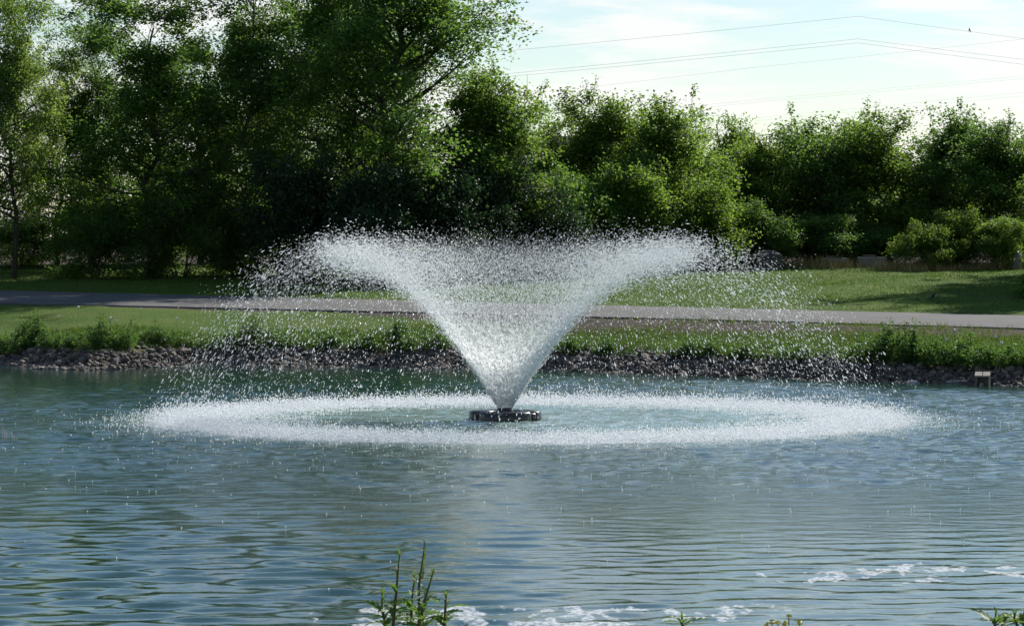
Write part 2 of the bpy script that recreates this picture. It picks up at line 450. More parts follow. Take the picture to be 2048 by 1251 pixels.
for x, d in zip(xs, ds):
    if d > lim[len(cand) % NS] + sr.normal(0, 0.12): continue
    size = min(0.15, 0.030 + sr.gamma(1.8, 0.012)) if sr.random() > 0.02 else sr.uniform(0.08, 0.12)
    y = float(shore(np.array([x]))[0]) + d
    cand.append((size, x, y))
# little spit of stones at the left
for _ in range(170):
    x = sr.uniform(-10.9, -8.4); y = float(shore(np.array([x]))[0]) - sr.uniform(0.0, 0.75) * math.exp(-((x + 9.7) / 0.9) ** 2)
    cand.append((sr.uniform(0.05, 0.11), x, y))
cand.sort(key=lambda q: -q[0])
SV, SF, ST = [], [], []; off = 0
def rotm(r):
    a, b, c = r.uniform(0, 2*PI), r.normal(0, 0.35), r.normal(0, 0.35)
    return np.array(Matrix.Rotation(a, 3, 'Z') @ Matrix.Rotation(b, 3, 'X') @ Matrix.Rotation(c, 3, 'Y'))
hzs = height(np.array([c[1] for c in cand]), np.array([c[2] for c in cand]))
n_part = 0
BOXY = F*CAM_H/(770-HOR) - 0.1; BOXX = (1965-1024)*BOXY/F
for i, (size, x, y) in enumerate(cand):
    z = max(float(hzs[i]), -0.035) + size * 0.28
    if abs(x - BOXX) < 0.24 and BOXY - 0.7 < y < BOXY + 0.26: continue
    s3 = (size * sr.uniform(0.9, 1.35), size * sr.uniform(0.8, 1.1), size * sr.uniform(0.5, 0.8))
    if n_part < 300 and abs(x) < 11.5:
        o = obj('stone', protos[i % 9], rock_shore, (x, y, z), (sr.normal(0, .35), sr.normal(0, .35), sr.uniform(0, 6.28)), s3); n_part += 1
    else:
        co, fa = protos_co[i % 9]
        SV.append((co * np.array(s3)) @ rotm(sr).T + np.array([x, y, z])); SF.append(fa + off); off += len(co)
        ST.append(np.full(len(co), sr.random()))
me = mesh_np('pebble_fill', np.concatenate(SV), np.concatenate(SF), False, {'tone': np.concatenate(ST)}, M['stone'])
tag(obj('pebble_fill', me, rock_shore), kind='stuff')

# ------------------------------------------------------------------ grass
def blades(n_try, xr, yr, test, hrange, wrange, seed, tonefn=None):
    r = np.random.default_rng(seed)
    x = r.uniform(*xr, n_try); y = r.uniform(*yr, n_try)
    k = test(x, y, r); x, y = x[k], y[k]; n = len(x); z = height(x, y) - 0.01
    h = r.uniform(*hrange, n) * (0.75 + 0.35 * wob(x, y, 0.9)); wd = r.uniform(*wrange, n)
    a = r.uniform(0, PI, n); lx = r.normal(0, 0.35, n) * h; ly = r.normal(0, 0.35, n) * h
    p0 = np.stack([x - wd*np.cos(a), y - wd*np.sin(a), z], 1); p1 = np.stack([x + wd*np.cos(a), y + wd*np.sin(a), z], 1)
    p2 = np.stack([x + lx, y + ly, z + h], 1)
    V = np.stack([p0, p1, p2], 1).reshape(-1, 3); Fc = np.arange(3 * n).reshape(-1, 3)
    tn = r.random(n) if tonefn is None else tonefn(x, y, r)
    return V, Fc, np.repeat(tn, 3)
t = NT('grass_blade')
c = t.mix(t.attr('tone'), (0.052, 0.135, 0.014), (0.150, 0.180, 0.040))
b = t.bsdf(c, 0.6, 0.3); tr = t.n('ShaderNodeBsdfTranslucent'); t.l(t.mix(t.attr('tone'), (0.085, 0.17, 0.02), (0.18, 0.20, 0.05)), tr.inputs[0])
ms = t.n('ShaderNodeMixShader'); ms.inputs[0].default_value = 0.4; t.l(b.outputs[0], ms.inputs[1]); t.l(tr.outputs[0], ms.inputs[2])
M['grass'] = t.end(ms.outputs[0])
def bank_test(x, y, r):
    s, n = shore(x), road_near(x)
    right_ = np.clip((x + 6) / 8, 0.2, 1)
    bare = np.clip((2.9 * right_ - (n - y)) / 0.9, 0.08, 1) * (0.9 + 0.3 * wob(x, y, 1.6))
    return (y > s + 1.15 + 0.25*np.sin(x*2.3)) & (y < n - 0.1) & (r.random(len(x)) > bare)
def bank_tone(x, y, r):
    s, n = shore(x), road_near(x); q = np.clip((y - s - 1.5) / np.maximum(n - s - 1.5, 1), 0, 1)
    return np.clip(0.15 + 0.6 * q * (0.7 + 0.5*wob(x, y, 0.6)) + r.normal(0, 0.18, len(x)), 0, 1)
V, Fc, T = blades(300000, (-15, 12), (50, 67), bank_test, (0.04, 0.20), (0.007, 0.014), 21, bank_tone)
tag(obj('bank_grass', mesh_np('bank_grass', V, Fc, False, {'tone': T}, M['grass'])), 'rough green and straw coloured grass between stones and road', 'grass', kind='stuff')
def lawn_test(x, y, r):
    f = road_far(x); return (y > f + 0.05) & (np.abs(x) < y * 0.19) & (y < 91)
def lawn_tone(x, y, r): return np.clip(0.18 + 0.22 * wob(x, y, 0.5) + r.normal(0, 0.12, len(x)), 0, 1)
V, Fc, T = blades(150000, (-17, 17), (62, 91), lawn_test, (0.035, 0.075), (0.010, 0.020), 22, lawn_tone)
tag(obj('lawn_grass', mesh_np('lawn_grass', V, Fc, False, {'tone': T}, M['grass'])), 'short mown green lawn behind the road', 'grass', kind='stuff')
t = NT('straw'); c = t.mix(t.attr('tone'), (0.14, 0.13, 0.05), (0.36, 0.27, 0.12)); b = t.bsdf(c, 0.7, 0.2); M['straw'] = t.end(b.outputs[0])
def straw_test(x, y, r): return (x > 7.0) & (np.abs(y - 88.5 - 0.8*np.sin(x)) < 1.1) & (r.random(len(x)) < 0.35 + 0.5*wob(x, y, 1.1))
V, Fc, T = blades(26000, (7, 17), (86, 91), straw_test, (0.15, 0.5), (0.008, 0.015), 23)
tag(obj('straw_grass', mesh_np('straw_grass', V, Fc, False, {'tone': T}, M['straw'])), 'tall dry straw coloured grass at the far lawn edge', 'grass', kind='stuff')

# ------------------------------------------------------------------ trees
def leaf_array(pos, size, r, up=0.5, width=0.42):
    """two-triangle folded leaves at pos"""
    n = len(pos)
    nz = r.normal(size=(n, 3)); nz[:, 2] = np.abs(nz[:, 2]) + up; nz /= np.linalg.norm(nz, axis=1)[:, None]
    d = r.normal(size=(n, 3)); d[:, 2] -= 0.35; d -= nz * np.sum(d * nz, 1)[:, None]; d /= np.linalg.norm(d, axis=1)[:, None]
    s = np.cross(nz, d); L = (size * r.uniform(0.6, 1.25, n))[:, None]
    fold = nz * L * 0.10
    p0 = pos; p1 = pos + d*L*0.45 + s*L*width + fold; p2 = pos + d*L - nz*L*0.08; p3 = pos + d*L*0.45 - s*L*width + fold
    V = np.stack([p0, p1, p2, p3], 1).reshape(-1, 3); b = np.arange(n)[:, None] * 4
    Fc = np.concatenate([b + np.array([0, 1, 2]), b + np.array([0, 2, 3])], 1).reshape(-1, 3)
    return V, Fc

def make_tree(seed, H, W, trunk_r, base, n_limb, n_leaf, leaf, lean=(0, 0), shoots=0, stems=1, droop=0.0, sub=6, top_w=0.35, spread=0.30):
    """returns (trunk MB, leaf verts, faces, tone); height H, crown half-width W, lowest limb at fraction base"""
    r = np.random.default_rng(seed); wood = MB(); anchors = []; wts = []
    for st in range(stems):
        sa = r.uniform(0, 2*PI); so = 0 if stems == 1 else W * 0.10
        tf = 0.80
        top = Vector((lean[0] + (0 if stems == 1 else W*0.45*math.cos(sa)), lean[1] + (0 if stems == 1 else W*0.45*math.sin(sa)), H * tf * (1.0 if st == 0 else r.uniform(0.72, 1.0))))
        bot = Vector((so*math.cos(sa), so*math.sin(sa), -0.15))
        npt = 9; path = []; rad = []
        for i in range(npt):
            q = i / (npt - 1); p = bot.lerp(top, q); p.x += r.normal(0, 0.018*H) * (q > 0) * q ** 0.5; p.y += r.normal(0, 0.018*H) * (q > 0) * q ** 0.5
            path.append(p); rad.append(trunk_r * (1.25 if i == 0 else 1) * (1 - 0.86*q) * (1 if st == 0 else 0.75))
        wood.tube(path, rad, 8)
        def tp(q):
            k = min(int(q*(npt-1)), npt-2); return path[k].lerp(path[k+1], q*(npt-1)-k), rad[k]
        az = r.uniform(0, 2*PI)
        for li in range(n_limb // stems):
            q = base + (0.97 - base) * ((li + r.uniform(0, 0.8)) / (n_limb // stems))
            p, rr = tp(min(q, 0.97)); az += 2.4 + r.normal(0, 0.35)
            rel = (q - base) / (1 - base)
            prof = (0.62 + 0.38*math.sin(PI*min(1, rel*1.25 + 0.12))) * (1 - (1 - top_w) * max(0, rel - 0.35) / 0.65)
            Ln = max(W * prof, H*(1 - tf)*1.05*(rel > 0.8)) * r.uniform(0.62, 1.12)
            el = R(6 + 55*rel**1.5 + r.normal(0, 10))
            d = Vector((math.cos(az)*math.cos(el), math.sin(az)*math.cos(el), math.sin(el)))
            lp = [p]; lr = [max(0.012, rr*0.55)]
            for k in range(5):
                d = (d + Vector((r.normal(0, .13), r.normal(0, .13), 0.10 - droop*k*0.1 + r.normal(0, .07)))).normalized()
                lp.append(lp[-1] + d*Ln/5); lr.append(lr[0]*(1 - 0.17*(k+1)))
            wood.tube(lp, lr, 5, False)
            for k in range(sub + int(Ln)):
                tq = r.uniform(0.25, 1.0); j = min(int(tq*5), 4); bp = lp[j].lerp(lp[j+1], tq*5-j)
                sdv = (d + Vector(r.normal(0, 0.85, 3))).normalized(); sl = Ln * r.uniform(0.18, 0.42) + 0.12
                mid = bp + sdv*sl*0.5; sdv = (sdv + Vector((0, 0, 0.25 - droop))).normalized(); end = mid + sdv*sl*0.5
                wood.tube([bp, mid, end], [lr[j]*0.4, lr[j]*0.28, 0.006], 3, False)
                for _ in range(3):
                    tw = end + Vector(r.normal(0, 0.22, 3)) * (0.5 + Ln*0.35); tw.z -= droop * r.uniform(0, 0.6)
                    wood.tube([mid.lerp(end, r.uniform(0.2, 1)), tw], [0.008, 0.004], 3, False)
                    anchors.append(tw); wts.append(1.0)
                anchors.append(end); wts.append(1.0); anchors.append(mid); wts.append(0.2)
    sh_pos = []
    for _ in range(shoots):
        k = r.integers(len(anchors)); a = anchors[k]
        # upright sprig from the top of the crown
        a = max((anchors[r.integers(len(anchors))] for _ in range(14)), key=lambda q_: q_.z)
        hh = r.uniform(0.35, 0.85); e = a + Vector((r.normal(0, 0.13), r.normal(0, 0.13), hh)); wood.tube([a, e], [0.012, 0.005], 3, False)
        for q in np.linspace(0.05, 1, 20): sh_pos += [np.array(a.lerp(e, q)) + r.normal(0, 0.045, 3) for _ in range(2)]
    A = np.array([tuple(a) for a in anchors]); wts = np.array(wts) * r.gamma(0.95, 1.0, len(wts)); wts /= wts.sum()
    ix = r.choice(len(A), n_leaf, p=wts)
    pos = A[ix] + np.clip(r.normal(0, 0.92, (n_leaf, 3)), -1.5, 1.5) * np.array([spread, spread, spread*0.72]) * r.uniform(0.4, 1.1, (n_leaf, 1))
    if sh_pos: pos = np.concatenate([pos, np.array(sh_pos)])
    pos = pos[pos[:, 2] > 0.05]
    V, Fc = leaf_array(pos, leaf, r)
    clump = r.random(len(A)); tone = np.concatenate([clump[ix], r.random(len(sh_pos))]) if sh_pos else clump[ix]
    tone = np.resize(tone, len(pos)); tone = np.clip(0.55*tone + 0.45*r.random(len(pos)), 0, 1)
    return wood, V, Fc, np.repeat(tone, 4)

TREE = {}
def proto(key, mats, **kw):
    wood, V, Fc, T = make_tree(**kw)
    tm = mesh_py('trunk', wood.v, wood.f, True, M[mats[0]])
    lm = mesh_np('crown', V, Fc, False, {'tone': T}, M[mats[1]])
    TREE[key] = (tm, lm, kw['H'], kw['W'])
proto('tall', ('bark', 'leaf_dark'), seed=31, H=13.0, W=3.3, trunk_r=0.17, base=0.16, n_limb=46, n_leaf=66000, leaf=0.094, sub=6, top_w=0.5, spread=0.30)
proto('tall2', ('bark', 'leaf_dark'), seed=37, H=11.0, W=2.5, trunk_r=0.11, base=0.14, n_limb=44, n_leaf=48000, leaf=0.094, sub=6, top_w=0.45, spread=0.27)
proto('pale', ('bark', 'leaf_light'), seed=41, H=10.0, W=1.9, trunk_r=0.11, base=0.24, n_limb=40, n_leaf=40000, leaf=0.085, sub=6, top_w=0.55, droop=0.15, spread=0.26)
proto('mid', ('bark', 'leaf_mid'), seed=43, H=6.5, W=2.3, trunk_r=0.09, base=0.10, n_limb=36, n_leaf=38000, leaf=0.092, shoots=10, stems=2, sub=6, top_w=0.55, spread=0.27)
proto('mid2', ('bark', 'leaf_mid'), seed=47, H=5.5, W=2.0, trunk_r=0.075, base=0.10, n_limb=33, n_leaf=30000, leaf=0.092, shoots=9, stems=3, sub=6, top_w=0.6, spread=0.27)
proto('shrub', ('bark', 'leaf_dark'), seed=53, H=3.0, W=1.7, trunk_r=0.04, base=0.03, n_limb=30, n_leaf=26000, leaf=0.09, stems=5, sub=5, top_w=0.75, spread=0.26)
proto('bush', ('bark', 'leaf_mid'), seed=59, H=1.9, W=1.3, trunk_r=0.03, base=0.03, n_limb=24, n_leaf=12000, leaf=0.10, stems=5, sub=4, top_w=0.8, spread=0.22)

def tree(key, name, cat, label, u, Y, vtop, hw, group, rz=0.0, leaf=None, bark=None):
    tm, lm, H, W = TREE[key]
    X = (u - 1024) * Y / F; z = hz(X, Y)
    ht = CAM_H - (vtop - HOR) * Y / F - z; s = ht / H; w = hw * Y / F / W
    o = thing(name, label, cat, (X, Y, z), 0, group)
    for pn, me in (('trunk', tm), ('crown', lm)):
        c = obj(pn, me, o, rot=(0, 0, rz), scale=(w, w, s))
        mat = leaf if pn == 'crown' else bark
        if mat:
            c.material_slots[0].link = 'OBJECT'; c.material_slots[0].material = M[mat]
    return o
G1 = 'tall trees behind the road'
tree('pale', 'poplar_tree', 'tree', 'pale green tree at the left edge with thin dark trunk', 28, 84, -90, 100, G1, 0.4)
tree('pale', 'poplar_tree', 'tree', 'slim pale green tree right beside the left edge tree', 112, 88, 55, 110, G1, 2.1)
tree('tall2', 'maple_tree', 'tree', 'dark green tree with low forking trunk, second crown from left', 300, 85, -70, 190, G1, 0.3)
tree('tall2', 'maple_tree', 'tree', 'lower dark tree between the pale tree and forking tree', 190, 88, 8, 95, G1, 1.9)
tree('tall2', 'maple_tree', 'tree', 'dark open-crowned tree with pale leaning trunk left of the tallest tree', 505, 86, -140, 165, G1, 4.0, bark='bark_pale')
tree('tall', 'cottonwood_tree', 'tree', 'tallest dark tree with thick trunk above the spray', 787, 84, -380, 270, G1, 0.9)
tree('tall', 'cottonwood_tree', 'tree', 'tall dark tree with slimmer trunk just left of the tallest', 700, 87, -330, 190, G1, 3.3)
tree('mid', 'young_tree', 'tree', 'bright green medium tree under the right side of the tallest tree', 945, 87, 120, 165, 'medium trees behind the lawn', 1.0)
tree('mid', 'young_tree', 'tree', 'medium tree with upright sprigs nearest the tall trees', 1150, 91, 160, 150, 'medium trees behind the lawn', 2.7)
tree('mid2', 'young_tree', 'tree', 'medium tree with bright crown, above right end of spray', 1335, 91, 190, 150, 'medium trees behind the lawn', 0.2)
tree('mid2', 'young_tree', 'tree', 'small low tree in the dip of the tree line', 1478, 94, 262, 115, 'medium trees behind the lawn', 1.4)
tree('mid2', 'young_tree', 'tree', 'round tree just right of the dip in the tree line', 1620, 94, 228, 150, 'medium trees behind the lawn', 3.6, leaf='leaf_dark')
tree('mid', 'young_tree', 'tree', 'highest tree of the right hand row', 1800, 94, 205, 160, 'medium trees behind the lawn', 4.9)
tree('mid', 'young_tree', 'tree', 'broad tree at the right edge of the row', 1985, 94, 228, 160, 'medium trees behind the lawn', 0.7, leaf='leaf_dark')
tree('mid', 'young_tree', 'tree', 'tree standing just past the right frame edge', 2190, 94, 230, 160, 'medium trees behind the lawn', 2.0)
tree('tall2', 'maple_tree', 'tree', 'tree standing just past the left frame edge', -130, 84, -60, 150, G1, 2.0)
tree('mid2', 'young_tree', 'tree', 'tree in the gap between tall trees and the sprigged tree', 1055, 92, 185, 110, 'medium trees behind the lawn', 5.1)
tree('mid2', 'young_tree', 'tree', 'tree set back between sprigged tree and bright crowned tree', 1245, 95, 215, 105, 'medium trees behind the lawn', 2.3)
tree('mid2', 'young_tree', 'tree', 'tree set back left of the highest right hand tree', 1712, 97, 240, 110, 'medium trees behind the lawn', 4.4)
tree('mid2', 'young_tree', 'tree', 'tree set back between highest right tree and edge tree', 1895, 96, 214, 140, 'medium trees behind the lawn', 0.6, leaf='leaf_dark')
tree('tall2', 'maple_tree', 'tree', 'set-back tree filling the gap behind the forking trunk', 400, 95, 40, 150, G1, 5.2)
tree('tall2', 'maple_tree', 'tree', 'set-back tree behind the pale leaning trunk', 590, 96, -40, 150, G1, 2.6)
tree('tall2', 'shade_tree', 'tree', 'taller tree beyond the right edge behind the shading tree', 2245, 86, -160, 165, 'medium trees behind the lawn', 3.0)
tree('mid2', 'young_tree', 'tree', 'tree just left of the dip in the tree line', 1420, 96, 228, 105, 'medium trees behind the lawn', 1.9)
tree('mid2', 'young_tree', 'tree', 'set-back tree closing the dip in the tree line', 1530, 98, 262, 110, 'medium trees behind the lawn', 5.9, leaf='leaf_light')
tree('tall', 'shade_tree', 'tree', 'dense tree beyond the right edge beside the shading trees', 2285, 83, -60, 205, 'medium trees behind the lawn', 4.0)
tree('mid', 'shade_tree', 'tree', 'tree beyond the right edge that shades the lawn', 2255, 79.5, -20, 185, 'medium trees behind the lawn', 1.2)

G2 = 'shrubs under the trees'
for i, (key, u, Y, vt, hw, lb, leaf, rz) in enumerate([
    ('shrub', 40, 90, 425, 110, 'shrub behind the trunks of the left edge tree', 'leaf_light', 0.1),
    ('shrub', 190, 84, 395, 110, 'dark shrub left of the forking trunk', None, 1.2),
    ('shrub', 360, 85, 380, 110, 'shrub right of the forking trunk', 'leaf_mid', 2.2),
    ('shrub', 470, 85, 420, 85, 'low shrub in front of the pale leaning trunk', None, 4.1),
    ('shrub', 610, 83, 315, 120, 'very dark dense shrub left of the tallest trunk', 'leaf_shaded', 3.1),
    ('shrub', 745, 82, 330, 115, 'very dark dense shrub in front of the tallest trunk', 'leaf_shaded', 5.0),
    ('shrub', 880, 83, 330, 120, 'dark dense shrub right of the tallest trunk', 'leaf_shaded', 0.6),
    ('shrub', 1010, 85, 320, 115, 'dark shrub behind the middle of the spray', 'leaf_shaded', 2.9),
    ('shrub', 1140, 87, 340, 115, 'dark shrub behind the right half of the spray', None, 1.7),
    ('shrub', 1270, 88, 330, 110, 'sunlit shrub behind the right half of the spray', 'leaf_mid', 3.9),
    ('shrub', 1395, 89, 355, 100, 'sunlit shrub behind the right tip of the spray', 'leaf_mid', 0.9),
    ('shrub', 1500, 90, 405, 90, 'shrub above the round dark boulder', None, 2.4),
    ('shrub', 1625, 91, 430, 100, 'dark shrub behind the pale concrete slabs', None, 5.5),
    ('shrub', 1745, 92, 445, 85, 'dark shrub between concrete slabs and leafy bushes', None, 1.1),
    ('shrub', 1858, 88.5, 447, 62, 'bright leafy bush at the lawn edge, leftmost of three', 'leaf_mid', 0.4),
    ('shrub', 1925, 89.5, 420, 66, 'bright leafy bush at the lawn edge, middle of three', 'leaf_mid', 2.8),
    ('shrub', 1995, 89, 436, 70, 'bright leafy bush at the lawn edge, rightmost of three', 'leaf_mid', 4.7),
    ('bush', 2085, 75, 535, 62, 'dark bush cut by the right edge on the shaded lawn', None, 1.0)]):
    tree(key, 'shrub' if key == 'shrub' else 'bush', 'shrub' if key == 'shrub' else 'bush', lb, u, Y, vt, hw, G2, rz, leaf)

# far wood behind everything
fr = np.random.default_rng(77); fv, ff, ft = [], [], []; off = 0
for k in range(70):
    x = fr.uniform(-45, 45); y = fr.uniform(118, 150); top = fr.uniform(2.2, 4.6); wd = fr.uniform(1.5, 3.2)
    n = 340; a = fr.normal(size=(n, 3)); a /= np.linalg.norm(a, axis=1)[:, None]; a *= fr.uniform(0.55, 1.08, (n, 1))
    pos = np.array([x, y, 2.0 + top*0.5]) + a * np.array([wd, wd, top*0.55]); pos = pos[pos[:, 2] > 2.05]
    V, Fc = leaf_array(pos, 0.42, fr); fv.append(V); ff.append(Fc + off); off += len(V); ft.append(np.repeat(fr.random(len(pos)), 4))
tag(obj('distant_woods', mesh_np('distant_woods', np.concatenate(fv), np.concatenate(ff), False, {'tone': np.concatenate(ft)}, M['leaf_mid'])),
    'low far-off woods glimpsed between the trunks', 'woods', kind='stuff')

# ------------------------------------------------------------------ far building glimpsed through the leaves
M['render_wall'] = plain_mat('render_wall', (0.58, 0.58, 0.56), (0.68, 0.67, 0.65), 2, 0.9, 0.2, 0.1)
M['roof_dark'] = plain_mat('roof_dark', (0.045, 0.045, 0.05), (0.08, 0.08, 0.085), 6, 0.85)
M['glass'] = plain_mat('glass', (0.03, 0.04, 0.05), (0.04, 0.05, 0.06), 1, 0.08, 0.6, 0.0)
M['trim'] = plain_mat('trim', (0.75, 0.75, 0.74), (0.8, 0.8, 0.79), 5, 0.6)
bl = thing('building', 'pale building with dark roof behind the medium trees', 'building', (-1.5, 150, hz(-1.5, 150)))
m = MB(); m.box(2, 9, 0, 8, -0.5, 4.0); m.build('wall', M['render_wall'], bl)
m = MB(); m.box(1.4, 9.6, -0.6, 8.6, 4.05, 4.3); rf_ = m.build('roof_edge', M['trim'], bl)
m = MB(); m.add([(1.6,-0.4,4.31),(9.4,-0.4,4.31),(9.4,8.4,4.31),(1.6,8.4,4.31),(3,2,5.6),(8,2,5.6),(8,6,5.6),(3,6,5.6)],
      [(4,5,6,7),(0,1,5,4),(1,2,6,5),(2,3,7,6),(3,0,4,7)]); m.build('roof', M['roof_dark'], bl)
for k in range(3):
    m = MB(); x = 2.6 + k*2.2; m.box(x, x+1.4, -0.05, 0.02, 1.6, 3.2); wnd = m.build('window', M['trim'], bl)
    m = MB(); m.box(x+0.1, x+1.3, -0.09, -0.052, 1.7, 3.1); m.build('pane', M['glass'], wnd)

# ------------------------------------------------------------------ fountain
t = NT('black_plastic'); v = t.coord(); n = t.noise(v, 14, 5)
b = t.bsdf(t.mix(t.rng(n, 0.35, 0.7), (0.012, 0.012, 0.013), (0.035, 0.036, 0.036)), t.rng(n, 0.3, 0.7, 0.18, 0.42), 0.5)
t.l(t.bump(n, 0.15, 0.01), b.inputs['Normal']); M['black'] = t.end(b.outputs[0])
fount = thing('floating_fountain', 'black floating fountain unit in the middle of the pond', 'fountain', (FX, FY, 0))
def float_seg(a0, a1):
    """chunky segment of the float ring, rounded section, bulging outward in the middle"""
    n, ks = 16, 12; v, f = [], []
    for i in range(n + 1):
        q = i / n; a = a0 + (a1 - a0) * q; bul = math.sin(PI * q) ** 0.35
        ro = 0.44 + 0.105 * bul; ri = 0.21 + 0.01*bul; top = 0.115 + 0.022*bul - 0.012*math.sin(PI*q); bot = -0.08
        for k in range(ks):
            th = 2*PI*k/ks; cxx, czz = math.cos(th), math.sin(th)
            sx_ = math.copysign(abs(cxx)**0.35, cxx); sz_ = math.copysign(abs(czz)**0.35, czz)
            r_ = (ro+ri)/2 + (ro-ri)/2*sx_; z_ = (top+bot)/2 + (top-bot)/2*sz_
            v.append((r_*math.cos(a), r_*math.sin(a), z_))
    for i in range(n):
        for k in range(ks):
            k2 = (k+1) % ks; f.append((i*ks+k, (i+1)*ks+k, (i+1)*ks+k2, i*ks+k2))
    f.append(tuple(range(ks))); f.append(tuple(n*ks+k for k in range(ks))[::-1])
    return v, f
for k in range(3):
    a0 = -PI/2 - R(57) + k*2*PI/3
    m = MB(); m.add(*float_seg(a0, a0 + R(114))); m.build('float_segment', M['black'], fount, True)
    m = MB(); am = a0 + R(117); c_, s_ = math.cos(am), math.sin(am)
    m.tube([(0.16*c_, 0.16*s_, 0.06), (0.50*c_, 0.50*s_, 0.06)], 0.035, 8); m.build('strap', M['black'], fount, True)
m = MB(); m.tube([(0, 0, -0.1), (0, 0, 0.09), (0, 0, 0.1)], [0.2, 0.2, 0.17], 24); m.build('center_hub', M['black'], fount, True)
m = MB(); m.tube([(0, 0, 0.09), (0, 0, 0.13), (0, 0, 0.17), (0, 0, 0.172)], [0.14, 0.12, 0.105, 0.085], 24); m.build('nozzle', M['black'], fount, True)

# spray: ballistic drops thrown up as a hollow trumpet
t = NT('spray_water')
b = t.bsdf((0.93, 0.95, 0.96), 0.25, 0.6)
tr = t.n('ShaderNodeBsdfTranslucent'); tr.inputs[0].default_value = (0.95, 0.97, 0.98, 1)
ms = t.n('ShaderNodeMixShader'); ms.inputs[0].default_value = 0.68; t.l(b.outputs[0], ms.inputs[1]); t.l(tr.outputs[0], ms.inputs[2])
M['spray'] = t.end(ms.outputs[0])
GRAV = 9.81; WIND = 0.36
def drops(pos, vel, half_len, rad_):
    """elongated six-faced drops lying along their paths"""
    n = len(pos); d = vel / np.linalg.norm(vel, axis=1)[:, None]
    a = np.cross(d, np.array([0.31, 0.87, 0.38])); a /= np.linalg.norm(a, axis=1)[:, None]; b_ = np.cross(d, a)
    hl, rr = half_len[:, None], rad_[:, None]
    pts = [pos - d*hl*1.25] + [pos + d*hl*0.15 + rr*(math.cos(q)*a + math.sin(q)*b_) for q in (0, 2*PI/3, 4*PI/3)] + [pos + d*hl]
    V = np.stack(pts, 1).reshape(-1, 3)
    fidx = np.array([[0,2,1],[0,3,2],[0,1,3],[4,1,2],[4,2,3],[4,3,1]])
    Fc = (np.arange(n)[:, None, None]*5 + fidx[None]).reshape(-1, 3)
    return V, Fc
dr = np.random.default_rng(91)
def launch(n, tmax_w):
    th = np.abs(dr.normal(R(29.6), R(1.25), n)); low = dr.random(n) < 0.10; th[low] = dr.normal(R(26.5), R(3.0), low.sum())
    v0 = 7.84 * (1 + dr.normal(0, 0.012, n) - np.abs(dr.normal(0, 0.042, n))); az = dr.uniform(0, 2*PI, n)
    vz = v0*np.cos(th); vr = v0*np.sin(th); T = 2*vz/GRAV + 0.02
    tt = tmax_w(n) * T
    # breakup scatter grows with age
    sc_ = 0.012 + 0.095*tt
    r_ = 0.10 + vr*tt; z = 0.17 + vz*tt - 0.5*GRAV*tt*tt
    pos = np.stack([FX + r_*np.cos(az) + WIND*(tt/1.45)**2, FY + r_*np.sin(az), z], 1) + dr.normal(0, 1, (n, 3))*sc_[:, None]
    vel = np.stack([vr*np.cos(az), vr*np.sin(az), vz - GRAV*tt], 1) + dr.normal(0, 0.5, (n, 3))
    k = pos[:, 2] > 0.0
    return pos[k], vel[k], tt[k]/T[k]
# young, dense part
p1, v1, a1 = launch(110000, lambda n: 0.004 + 0.52*dr.random(n)**0.85)
p2, v2, a2 = launch(32000, lambda n: 0.45 + 0.55*dr.random(n)**1.15)
pos = np.concatenate([p1, p2]); vel = np.concatenate([v1, v2]); age = np.concatenate([a1, a2])
rad_ = np.clip(dr.gamma(2.2, 0.0011, len(pos)) + 0.0016, 0.0018, 0.011); bigd = dr.random(len(pos)) < 0.02*(age > 0.4); rad_[bigd] = dr.uniform(0.007, 0.012, bigd.sum()); hl = rad_ * dr.uniform(1.3, 3.6, len(pos))
V, Fc = drops(pos, vel, hl, rad_)
spray = obj('fountain_spray', mesh_np('fountain_spray', V, Fc, True, None, M['spray']))
tag(spray, 'tall trumpet of white water drops thrown up by the fountain', 'water spray', kind='stuff')

# solid water close to the nozzle: torn sheet
na, ntm = 150, 110; sv = []; sat = []
tq = np.linspace(0.0, 0.36, ntm); an = np.linspace(0, 2*PI, na, endpoint=False)
AN, TQ = np.meshgrid(an, tq)
nzs = np.sin(AN*13 + TQ*40 + 3*np.sin(AN*5)) * np.sin(AN*7 - TQ*65) + 0.6*np.sin(AN*29 + TQ*90) * np.sin(TQ*120 + AN*4)
thv = R(29.4) + R(0.9)*nzs*np.clip(TQ*8, 0, 1)
rr = 0.095 + 7.68*np.sin(thv)*TQ + dr.normal(0, 1, AN.shape)*0.012*np.clip(TQ*6, 0, 1)
zz_ = 0.15 + 7.68*np.cos(thv)*TQ - 0.5*GRAV*TQ*TQ + dr.normal(0, 1, AN.shape)*0.01
sv = np.stack([FX + rr*np.cos(AN), FY + rr*np.sin(AN), zz_], -1).reshape(-1, 3)
i = np.arange((ntm-1)*na); rI, cI = i // na, i % na; c2 = (cI+1) % na
sf = np.stack([rI*na+cI, rI*na+c2, (rI+1)*na+c2, (rI+1)*na+cI], 1)
t = NT('water_sheet'); v = t.coord()
nse = t.noise(t.coord((1, 1, 0.8)), 17, 7, 0.7); ag = t.attr('age')
alpha = t.rng(t.math('SUBTRACT', nse, t.rng(ag, 0.0, 0.95, 0.0, 0.62)), 0.0, 0.30)
alpha = t.math('MULTIPLY', t.math('MULTIPLY', alpha, 0.85), t.rng(ag, 0.05, 0.8, 1.0, 0.25))
b = t.bsdf((0.92, 0.95, 0.96), 0.2, 0.6); t.l(t.bump(nse, 0.8, 0.05), b.inputs['Normal'])
tr = t.n('ShaderNodeBsdfTranslucent'); tr.inputs[0].default_value = (0.93, 0.95, 0.95, 1)
ms = t.n('ShaderNodeMixShader'); ms.inputs[0].default_value = 0.68; t.l(b.outputs[0], ms.inputs[1]); t.l(tr.outputs[0], ms.inputs[2])
